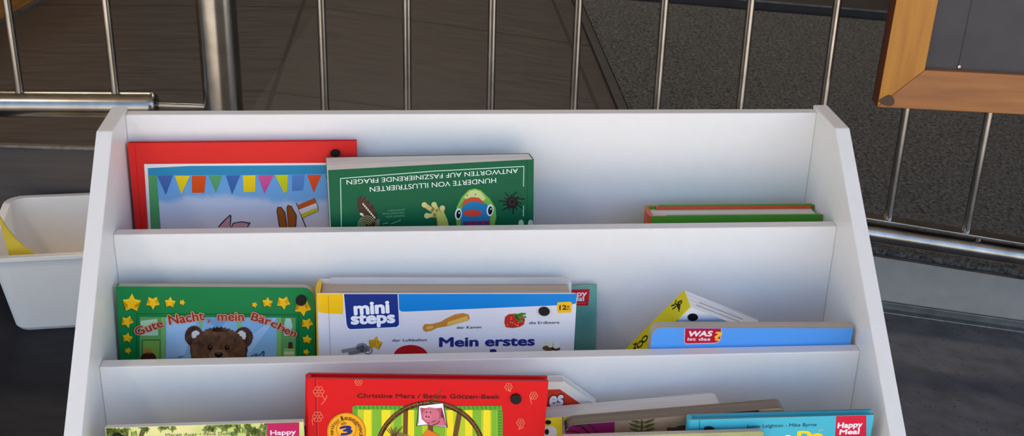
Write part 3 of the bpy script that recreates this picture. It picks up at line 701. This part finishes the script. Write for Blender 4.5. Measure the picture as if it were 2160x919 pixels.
b.dot(1706,327,40,31)
w = MB(); w.box((-b.w/2+.010,b.t-.0034,b.h-.02), (b.w/2-.003,b.t+.0004,b.h+.0016), board_white); w.build('worn_back_edge', b.root)
b.done()

teal = noisy('teal_cover', (96,160,148), (120,178,164), nscale=30, rough=.4, spec=.14)
b = Book('picture_book', 'thin teal picture book peeking out right behind the thick white and blue book', (955,618), (1259,601.5), -.1062, .012, SLF[1], .0035, crop=(650,560,3.4286))
b.body(teal, paper, ct=.0008, over=.0005, side='L', spine_round=False, edge=mat('dark_edge',(70,84,82),.5))
b.L(1).poly((206,28,48), [(1700,180),(2036,168),(2026,288),(1700,284)])
b.L(2).text((244,232,232), 'Happy', 1816, 224, 2014, 218, 40, bold=.03).text((244,232,232), 'Meal', 1870, 258, 1994, 253, 36, bold=.03).line((236,120,130), [(1900,274),(2006,268)], 4)
b.done()

# zoo book, tipped over in the slot: a slab on three measured edges
yz = -.150; Pb = hit(1444,612,(0,1,0),(0,yz,0)); U_ = hit(1612,678,(0,1,0),(0,yz+.025,0)); S_ = hit(1328,731,(0,1,0),(0,yz+.021,0))
eu = (U_-Pb).normalized(); es_ = (S_-Pb); es_ = (es_ - eu*es_.dot(eu)).normalized(); en = eu.cross(es_).normalized()
if en.y > 0: en = -en
LZ, WZ, TZ = .110, .098, .0220
Mz = Matrix((eu, -en, -es_)).transposed().to_4x4(); Mz.translation = Pb + en*TZ + es_*LZ
LZ = min(LZ, (Pb.z-SLF[1]-.004)/(-es_.z) - .012); Mz.translation = Pb + en*TZ + es_*LZ
zb_ = thing('animal_book', 'yellow-spined book lying tilted behind the sky blue board book', 'book', Mz, "children's books standing in the rack")
zoo_y = mat('zoo_yellow', (214,200,28), .4, 0, .14); zw = mat('zoo_white', (220,220,226), .4, 0, .14)
w = MB(); w.box((0,0,0),(WZ,.0008,LZ), zw); w.build('front_cover', zb_)
w = MB(); w.box((0,TZ-.0008,0),(WZ,TZ,LZ), zw); w.build('back_cover', zb_)
w = MB(); w.box((.0008,.0009,.001),(WZ-.001,TZ-.0009,LZ-.0006), paper); w.build('page_block', zb_)
def spine_pt(u, v):
    n = eu; X = Mz.inverted() @ hit(u, v, n, Mz.translation); return X.y, X.z
w = MB(); w.box((-.0009,0,0),(0,TZ,LZ), zoo_y)
blkz = ink((40,38,20))
def sp_line(pts, wd):
    P = [spine_pt(1300+x/4, 590+y/4) for x, y in pts]
    for a, c in zip(P[:-1], P[1:]):
        d = Vector((c[0]-a[0], c[1]-a[1])); 
        if d.length < 1e-7: continue
        d.normalize(); e = Vector((-d.y, d.x))*wd/2; q = [(a[0]+e.x,a[1]+e.y),(c[0]+e.x,c[1]+e.y),(c[0]-e.x,c[1]-e.y),(a[0]-e.x,a[1]-e.y)]
        w.add([(-.00105, max(.0002,min(TZ-.0002,y)), min(LZ-.0002,z)) for y, z in q], [(0,1,2,3)], blkz)
for pts in ([(500,196),(520,215),(530,240)], [(520,205),(535,250)], [(470,222),(500,212)], [(480,250),(505,232)], [(505,188),(515,172)], [(530,190),(560,178)], [(545,200),(540,240),(534,270)], [(552,205),(560,185)], [(510,220),(500,240)], [(525,185),(540,225)]): sp_line(pts, .0016)
def sp_ring(cx, cy, rx, ry, rot):
    P = []
    for i in range(17):
        a = 2*math.pi*i/16; x, y = rx*math.cos(a), ry*math.sin(a); c, d = math.cos(rot), math.sin(rot); P.append((cx+x*c-y*d, cy+x*d+y*c))
    sp_line(P, .0016)
sp_ring(246,500,30,17,-.9); sp_ring(206,545,30,17,-.9); sp_line([(150,548),(178,536),(150,590),(176,575)], .0016)
w.build('spine', zb_, fix=False)
def cov_pt(u, v): X = Mz.inverted() @ hit(u, v, en, Mz.translation); return X.x, X.z
w = MB(); w.prism([(cov_pt(1300+(645+44*math.cos(a))/4, 590+(313+31*math.sin(a))/4)[0], -.0004, cov_pt(1300+(645+44*math.cos(a))/4, 590+(313+31*math.sin(a))/4)[1]) for a in [2*math.pi*i/28 for i in range(28)]], (0,.0003,0), mat('black_sticker_film',(24,20,22),.4,0,.14)); w.build('round_sticker', zb_)
for yo in (.007, .013):
    w = MB(); w.box((.003+yo,yo,LZ-.0007), (WZ*.75,yo+.0005,LZ-.0004), ink((86,84,86))); w.build('page_gap', zb_)

blue_c = mat('sky_blue_cover', (86,158,232), .4, 0, .14)
b = Book('board_book', 'sky blue board book with a small red question mark label in the middle slot', (1377,691.5), (1800,692), -.1838, .0, SLF[1], .0125, crop=(1300,590,4.0))
b.body(blue_c, board_edge, ct=.0008, over=.0, side='R', r_l=.009, edge=board_edge, spine=board_edge, spine_round=False)
b.L(1).poly((230,170,190), [(576,406),(890,406),(884,500),(860,526),(830,536),(590,542),(572,530)])
b.L(2).poly((190,18,44), [(582,406),(884,406),(876,496),(856,520),(830,528),(592,534),(578,524)])
b.L(3).text((246,228,232), 'WAS', 612, 474, 806, 472, 44, bold=.045, shear=.15)
b.L(3).text((240,206,214), 'ist das', 600, 510, 790, 510, 27, bold=.03)
b.L(3).text((250,190,60), '?', 832, 508, 884, 506, 72, bold=.03)
b.done()

# ---- slot C -------------------------------------------------------
pg = noisy('painted_foliage', (188,204,110), (226,218,148), nscale=26, detail=2, rough=.4, lo=.42, hi=.58, spec=.14)
b = Book('picture_book', 'pale green forest picture book with a magenta corner label in the lowest slot', (222,902), (640,889), -.252, .07, SLF[2], .005, crop=(130,830,3.927))
b.body(pg, board_white, ct=.0007, over=.0, side='L', spine_round=False, edge=board_white)
dk = (112,130,64); tr = (90,86,52)
b.L(1).poly(tr, [(500,290),(556,288),(550,400),(520,420)]).poly(tr, [(660,285),(706,282),(650,420),(610,430)]).poly(tr, [(1510,242),(1550,240),(1566,400),(1540,400)]).poly(tr, [(1680,236),(1704,234),(1680,420),(1640,420)])
random.seed(11)
for (x0, x1, y0, y1, n) in ((345,600,285,330,16),(640,930,262,300,14),(1180,1480,246,300,16),(1300,1700,240,330,18),(340,460,300,352,8),(1570,1660,290,352,8)):
    for k in range(n):
        x, y = random.uniform(x0,x1), random.uniform(y0,y1); a = random.uniform(0,360); b.L(2).star(dk if k % 3 else (138,154,80), x, y, 34, a, .45, 4)
b.L(3).poly((186,28,86), [(1702,234),(1968,224),(1968,400),(1702,400)])
b.L(4).text((236,206,220), 'Happy', 1732, 340, 1940, 332, 40, bold=.03)
b.L(4).text((236,206,220), 'Meal', 1760, 384, 1920, 378, 36, bold=.03)
b.L(3).text((120,120,90), 'Margit Auer • Nina Dulleck', 862, 352, 1462, 338, 26, bold=.004)
b.dot(463,362,50,38)
b.done()
navy = mat('navy_cover', (40,62,120), .4, 0, .14)
b = Book('picture_book', 'navy blue book hidden behind the pale green forest book and the red hardback', (440,902), (651,897), -.221, .03, SLF[2], .006, crop=(130,830,3.927))
b.body(navy, board_edge, ct=.0009, over=.0003, side='L', spine_round=False, edge=board_edge); b.done()

b = Book('storybook', 'bright red hardback storybook with a pig picture and striped yellow panel, lowest slot', (650,797.5), (1157,803.5), -.2415, .07, SLF[2], .011, crop=(630,770,3.927))
b.body(red2, paper, ct=.0024, over=.004, side='L', edge=red2d)
b.L(1).line((150,10,20), [(138,118),(160,900)], 10); b.L(2).line((236,60,54), [(150,118),(172,900)], 4)
pk = (246,130,100)
def flower(cx, cy, r):
    for k in range(6):
        a = k*math.pi/3; b.L(2).arc(pk, cx+r*.62*math.cos(a), cy+r*.62*math.sin(a), r*.36, r*.36, 0, 360, 5, 10)
    b.L(2).arc(pk, cx, cy, r*.26, r*.26, 0, 360, 5, 10)
for cx, cy, r in ((166,216,46),(158,424,44),(497,137,32),(1738,178,32),(1946,250,34),(1838,474,34)): flower(cx, cy, r)
for pts in ([(196,248),(218,290),(188,322)], [(218,290),(236,250)], [(140,440),(110,450),(118,492)], [(1746,200),(1756,216),(1736,210)], [(1934,272),(1916,262),(1928,316)], [(1838,498),(1822,530),(1862,512)]): b.L(2).line(pk, pts, 5)
b.L(2).text((92,12,20), 'Christine Merz / Betina Götzen-Beek', 486, 268, 1664, 276, 36, bold=.02)
b.L(2).poly((92,160,44), [(446,345),(470,330),(1200,338),(1680,334),(1690,400),(1690,900),(446,900)])
for k in range(34): b.L(3).line((60,124,36), [(470+k*36,336),(474+k*36,358)], 8)
for k in range(10): b.L(3).line((60,124,36), [(1652,380+k*24),(1682,378+k*24)], 8)
b.L(3).poly((176,196,44), [(488,364),(1646,372),(1650,900),(488,900)])
for x, wd in ((540,60),(690,70),(900,54),(1230,50),(1380,60),(1530,56)): b.L(4).poly((236,214,40), [(x,368),(x+wd,368),(x+wd+6,900),(x-6,900)])
for x, wd in ((612,70),(790,60),(960,60),(1120,90),(1440,70),(1600,40)): b.L(4).poly((124,176,46), [(x,368),(x+wd,368),(x+wd+4,900),(x-4,900)])
br_ = (104,70,38)
b.L(5).arc(br_, 1090, 720, 440, 408, 182, 358, 40, 44); b.L(6).arc((142,102,58), 1086, 716, 440, 410, 190, 350, 8, 44)
b.L(5).line(br_, [(888,345),(884,560)], 38).line(br_, [(1336,372),(1290,620)], 42).line(br_, [(1092,480),(1092,600)], 44)
b.L(5).line((60,90,40), [(1104,300),(1130,262),(1190,204)], 5).line((60,90,40), [(1096,312),(1070,284)], 8).line((60,90,40), [(1108,310),(1160,286)], 7); b.L(6).ell((50,70,34), 1102, 300, 16, 14)
b.L(7).poly((70,50,40), [(992,330),(1200,304),(1236,512),(1060,492),(974,500),(990,470)]); b.L(8).poly((236,232,230), [(998,334),(1194,310),(1226,506),(1062,486),(982,494),(996,468)])
pgk = (204,108,126)
b.L(9).poly((176,80,100), [(1006,346),(1050,352),(1080,344),(1140,352),(1186,346),(1176,392),(1178,420),(1210,440),(1226,500),(1070,486),(1020,440)])
b.L(10).ell(pgk, 1094, 408, 72, 62).poly(pgk, [(1100,460),(1190,430),(1216,496),(1080,484)]); b.L(11).ell((218,128,146), 1066, 420, 32, 26)
b.L(12).ell((120,40,60), 1056, 418, 7, 10).ell((120,40,60), 1078, 422, 7, 10).ell((70,30,40), 1058, 382, 5, 5).ell((70,30,40), 1094, 382, 5, 5)
b.L(12).arc((110,40,60), 1110, 440, 60, 46, 20, 90, 7, 10)
b.L(7); 
for k in range(9): b.line((112,88,52), [(780+k*3,580),(730+k*16,530-12*(k % 3))], 7)
b.poly((132,104,64), [(700,700),(740,590),(800,552),(880,560),(950,600),(980,700)])
b.L(8).poly((226,116,36), [(990,700),(1000,600),(1040,560),(1068,524),(1090,540),(1160,570),(1190,620),(1200,700)])
b.L(5).ell((198,128,20), 396, 548, 162, 160); b.L(6).ell((240,166,28), 396, 548, 152, 150); b.L(7).ell((196,120,22), 396, 524, 86, 80); b.L(8).ell((244,172,34), 396, 524, 78, 74)
b.L(9).text((36,40,110), '3', 360, 574, 440, 560, 72, bold=.05).text((120,70,20), 'ab', 352, 492, 398, 482, 28, bold=.01)
ring = 'enVorlesegesch'
for i, ch in enumerate(ring):
    a = math.radians(176 + i*15.5); rr = 106; c_, d_ = math.cos(a), math.sin(a); x, y = 396+rr*c_*1.02, 552+rr*d_
    tx_, ty_ = -d_, c_; hw = 15 if ch not in 'lr' else 9
    b.L(9).text((84,50,16), ch, x-tx_*hw, y-ty_*hw, x+tx_*hw, y+ty_*hw, 36 if ch.isupper() or ch in 'lh' else 36)
b.dot(1798,275,46,40)
b.done()

# octagonal book behind
oc = hit(1190,812,(0,-1,0),(0,-.2175,0)); sc_ = 1/2330.
def oct_local():
    return oc
half = .062; ch_ = .031; 
P3 = [hit(u, v, (0,-1,0), (0,-.2175,0)) for u, v in ((1157,806),(1190,805),(1262,856))]
zt = P3[1].z; xR = P3[2].x; xr = P3[1].x; zc = P3[2].z; xL = xR - .165; xl = xL + (xR-xr)
floorC = SLF[2]
octo = [(xl,zt),(xr,zt),(xR,zc),(xR,floorC+.03),(xr,floorC+.0005),(xl,floorC+.0005),(xL,floorC+.03),(xL,zc)]
Mo = Matrix.Translation(((xl+xr)/2, -.2175, floorC))
ob = thing('shaped_board_book', 'red eight-sided board book with white page edges behind the red storybook', 'book', Mo, "children's books standing in the rack")
loc_ = [(x-Mo.translation.x, z-floorC) for x, z in octo]
def oct_slab(name, k, y0, y1, m, ms=None, target=None):
    cx, cz = 0, (zt-floorC)/2; w = target or MB(); w.prism([(cx+(x-cx)*k, y0, cz+(z-cz)*k) for x, z in loc_], (0,y1-y0,0), m, ms)
    return w if target is not None else w.build(name, ob)
red_o = mat('tomato_cover', (206,62,36), .4, 0, .14)
oct_slab('page_block', .995, .0012, .0105, board_white)
oct_slab('back_cover', 1, .0105, .0118, board_white)
w = MB(); oct_slab('front_cover', 1, 0, .0012, mat('cream_rim',(226,220,208),.4), None, w)
cz_ = (zt-floorC)/2; w.add([((x)*.93, -.00012, cz_+(z-cz_)*.93-.001) for x, z in loc_], [list(range(8))], red_o)
vs, fs = text_mesh('es', .06); xa = min(v.x for v in vs); xb = max(v.x for v in vs)
def ploc(u, v): X = Mo.inverted() @ hit(u, v, (0,-1,0), (0,-.2175,0)); return X.x, X.z
A0, A1 = ploc(1157,857), ploc(1189,853); Hh = ploc(1157,832)
for lay, grow, col in ((2,.09,(90,20,20)),(3,.04,(232,226,224))):
    v0_, f0_ = text_mesh('es'); vs, fs = [], []
    for k in range(8):
        n_ = len(vs); vs += [v + Vector((grow*math.cos(math.pi*k/4), grow*math.sin(math.pi*k/4), k*1.1e-5)) for v in v0_]; fs += [[i+n_ for i in f] for f in f0_]
    sx = (A1[0]-A0[0])/(xb-xa)
    w.add([(A0[0]+(v.x-xa)*sx, -.00012*lay-v.z, A0[1]+(A1[1]-A0[1])*(v.x-xa)/(xb-xa)+v.y*((Hh[1]-A0[1])/.56)) for v in vs], fs, ink(col))
w.build('front_cover', ob, fix=False)
w = MB(); w.box((loc_[7][0]-.0006,0,.031),(loc_[7][0],.0118,zc-floorC), board_white); w.build('spine', ob)

yell = mat('lemon_cover', (238,214,44), .4, 0, .14)
b = Book('board_book', 'yellow board book with thick pale page edges tilted behind the brown patterned one', (1110,885.5), (1523,849.5), -.2430, .0, SLF[2], .0185, crop=(1140,780,3.0))
b.body(yell, board_white, ct=.0008, over=.0, side='L', r_r=.007, edge=board_white, back=board_white, spine_round=False)
b.L(1).ell((232,230,228), 60, 392, 46, 40); b.L(2).ell((20,18,18), 48, 330, 20, 14); b.L(2).ell((20,18,18), 40, 390, 14, 18)
b.done()
kraft = noisy('kraft_cover', (176,142,110), (160,128,98), nscale=50, rough=.6)
b = Book('board_book', 'brown kraft board book with a green fern and magenta pattern in the lowest slot', (1190,897), (1656,859), -.2625, .0, SLF[2], .0150, crop=(1140,780,3.0))
b.body(kraft, board_brown, ct=.0008, over=.0, side='L', r_l=.011, r_r=.006, edge=board_brown, spine=board_brown, spine_round=False)
mg = (140,30,84); dg = (88,40,60); fe = (92,88,44)
b.L(1).poly(mg, [(150,420),(176,362),(230,338),(470,316),(466,520),(150,520)])
for k in range(4): b.L(2).arc((84,44,60), 190, 470, 50+k*44, 46+k*40, 200, 350, 8, 16)
b.L(2).line((84,44,60), [(250,338),(330,420)], 8).line((84,44,60), [(200,352),(420,330)], 6)
b.L(2).line(fe, [(642,300),(640,420)], 14)
for k in range(4):
    y = 318+k*28
    for sg in (-1,1): b.L(2).poly(fe, [(642,y+14),(642+sg*40,y-4),(642+sg*86,y-12),(642+sg*66,y+6),(642+sg*30,y+20)])
b.L(2).poly((84,66,50), [(880,350),(940,346),(940,420),(800,420),(800,362),(850,362)])
b.L(1).poly((52,36,40), [(1070,290),(1095,268),(1380,244),(1384,266),(1300,280),(1070,300)]); b.L(2).poly((96,34,64), [(1180,268),(1240,262),(1230,276),(1190,280)]).poly((96,34,64), [(1280,256),(1350,250),(1330,266),(1290,268)])
b.done()
turq = mat('turquoise_cover', (70,176,196), .4, 0, .14); turqd = mat('turquoise_edge', (40,120,136), .4)
b = Book('picture_book', 'turquoise hardback picture book with a red corner label at the lower right', (1458,885), (1844,874), -.2745, .0, SLF[2], .0095, crop=(1140,780,3.0))
b.body(turq, paper, ct=.002, over=.004, side='L', edge=turqd)
b.L(1).line((44,136,156), [(1006,312),(1008,900)], 7)
b.L(1).poly((206,26,56), [(1872,288),(2062,280),(2062,520),(1858,520)])
b.L(2).text((246,232,236), 'Happy', 1880, 366, 2034, 358, 34, bold=.035).text((246,232,236), 'Meal', 1892, 406, 2014, 402, 32, bold=.035)
b.L(1).text((30,66,80), 'Jonny Leighton - Mike Byrne', 1302, 366, 1746, 354, 22, bold=.004)
b.L(1).text((244,206,40), 'Do', 1626, 440, 1776, 436, 54, bold=.06).text((244,206,40), '˝', 1762, 408, 1794, 400, 30)
b.L(1).ell((238,238,226), 1566, 420, 20, 10)
b.dot(1066,372,34,18)
b.done()
olive = noisy('olive_cover', (170,170,110), (150,152,96), nscale=30, rough=.4)
b = Book('picture_book', 'greyish green board book at the very front of the lowest slot', (1186,922), (1612,909), -.2838, .0, SLF[2], .0048, crop=(1140,780,3.0))
b.body(olive, board_edge, ct=.0007, over=.0, side='L', r_r=.004, edge=board_edge, spine_round=False)
b.done()

# ================================================================== LIGHT
sc = bpy.context.scene
wd = bpy.data.worlds.new('sky'); sc.world = wd; wd.use_nodes = True
N, L = wd.node_tree.nodes, wd.node_tree.links; bg = N['Background']
sk = N.new('ShaderNodeTexSky'); sk.sky_type = 'NISHITA'; sk.sun_disc = False; sk.sun_elevation = math.radians(52); sk.sun_rotation = math.radians(120); sk.air_density = 1.0; sk.dust_density = .6
tn = N.new('ShaderNodeMixRGB'); tn.blend_type = 'MULTIPLY'; tn.inputs['Fac'].default_value = 1; tn.inputs['Color2'].default_value = (.94,1.0,1.12,1); L.new(sk.outputs['Color'], tn.inputs['Color1']); L.new(tn.outputs['Color'], bg.inputs['Color']); bg.inputs['Strength'].default_value = .195
sun = bpy.data.lights.new('sun', 'SUN'); sun.energy = 7.7; sun.angle = math.radians(.53); sun.color = (1, .91, .79)
so = bpy.data.objects.new('sun', sun); C.objects.link(so)
sdir = Vector((-.28, math.cos(math.radians(54)), -math.sin(math.radians(54)))).normalized()    # light travels this way

for i_, (s_, f_, e_) in enumerate(((-1.2,2.6,13.5),(1.2,2.6,13.5),(0,4.0,9))):      # added area lights, no fixtures, that brighten the hall behind
    al = bpy.data.lights.new('hall_fill', 'AREA'); al.shape = 'RECTANGLE'; al.size = 1.2; al.size_y = .3; al.energy = e_; al.color = (1,.86,.68)
    ao = bpy.data.objects.new('hall_fill', al); C.objects.link(ao); ao.location = W(s_, f_, 2.6); ao.rotation_euler = (0,0,-YAW)
al = bpy.data.lights.new('warm_fill', 'AREA'); al.shape = 'DISK'; al.size = .35; al.energy = 13; al.color = (1,.84,.62)  # added warm fill light, no fixture, lifts the bin and left side
ao = bpy.data.objects.new('warm_fill', al); C.objects.link(ao); ao.location = (-1.9,-1.3,2.6)
so.rotation_euler = (-sdir).to_track_quat('Z', 'Y').to_euler(); so.location = (1,-6,6)

vs_ = sc.view_settings; vs_.view_transform = 'Standard'; vs_.look = 'None'; vs_.gamma = 1; vs_.use_curve_mapping = False; vs_.exposure = 0.49
sc.cycles.max_bounces = 8; sc.cycles.diffuse_bounces = 5; sc.cycles.glossy_bounces = 4
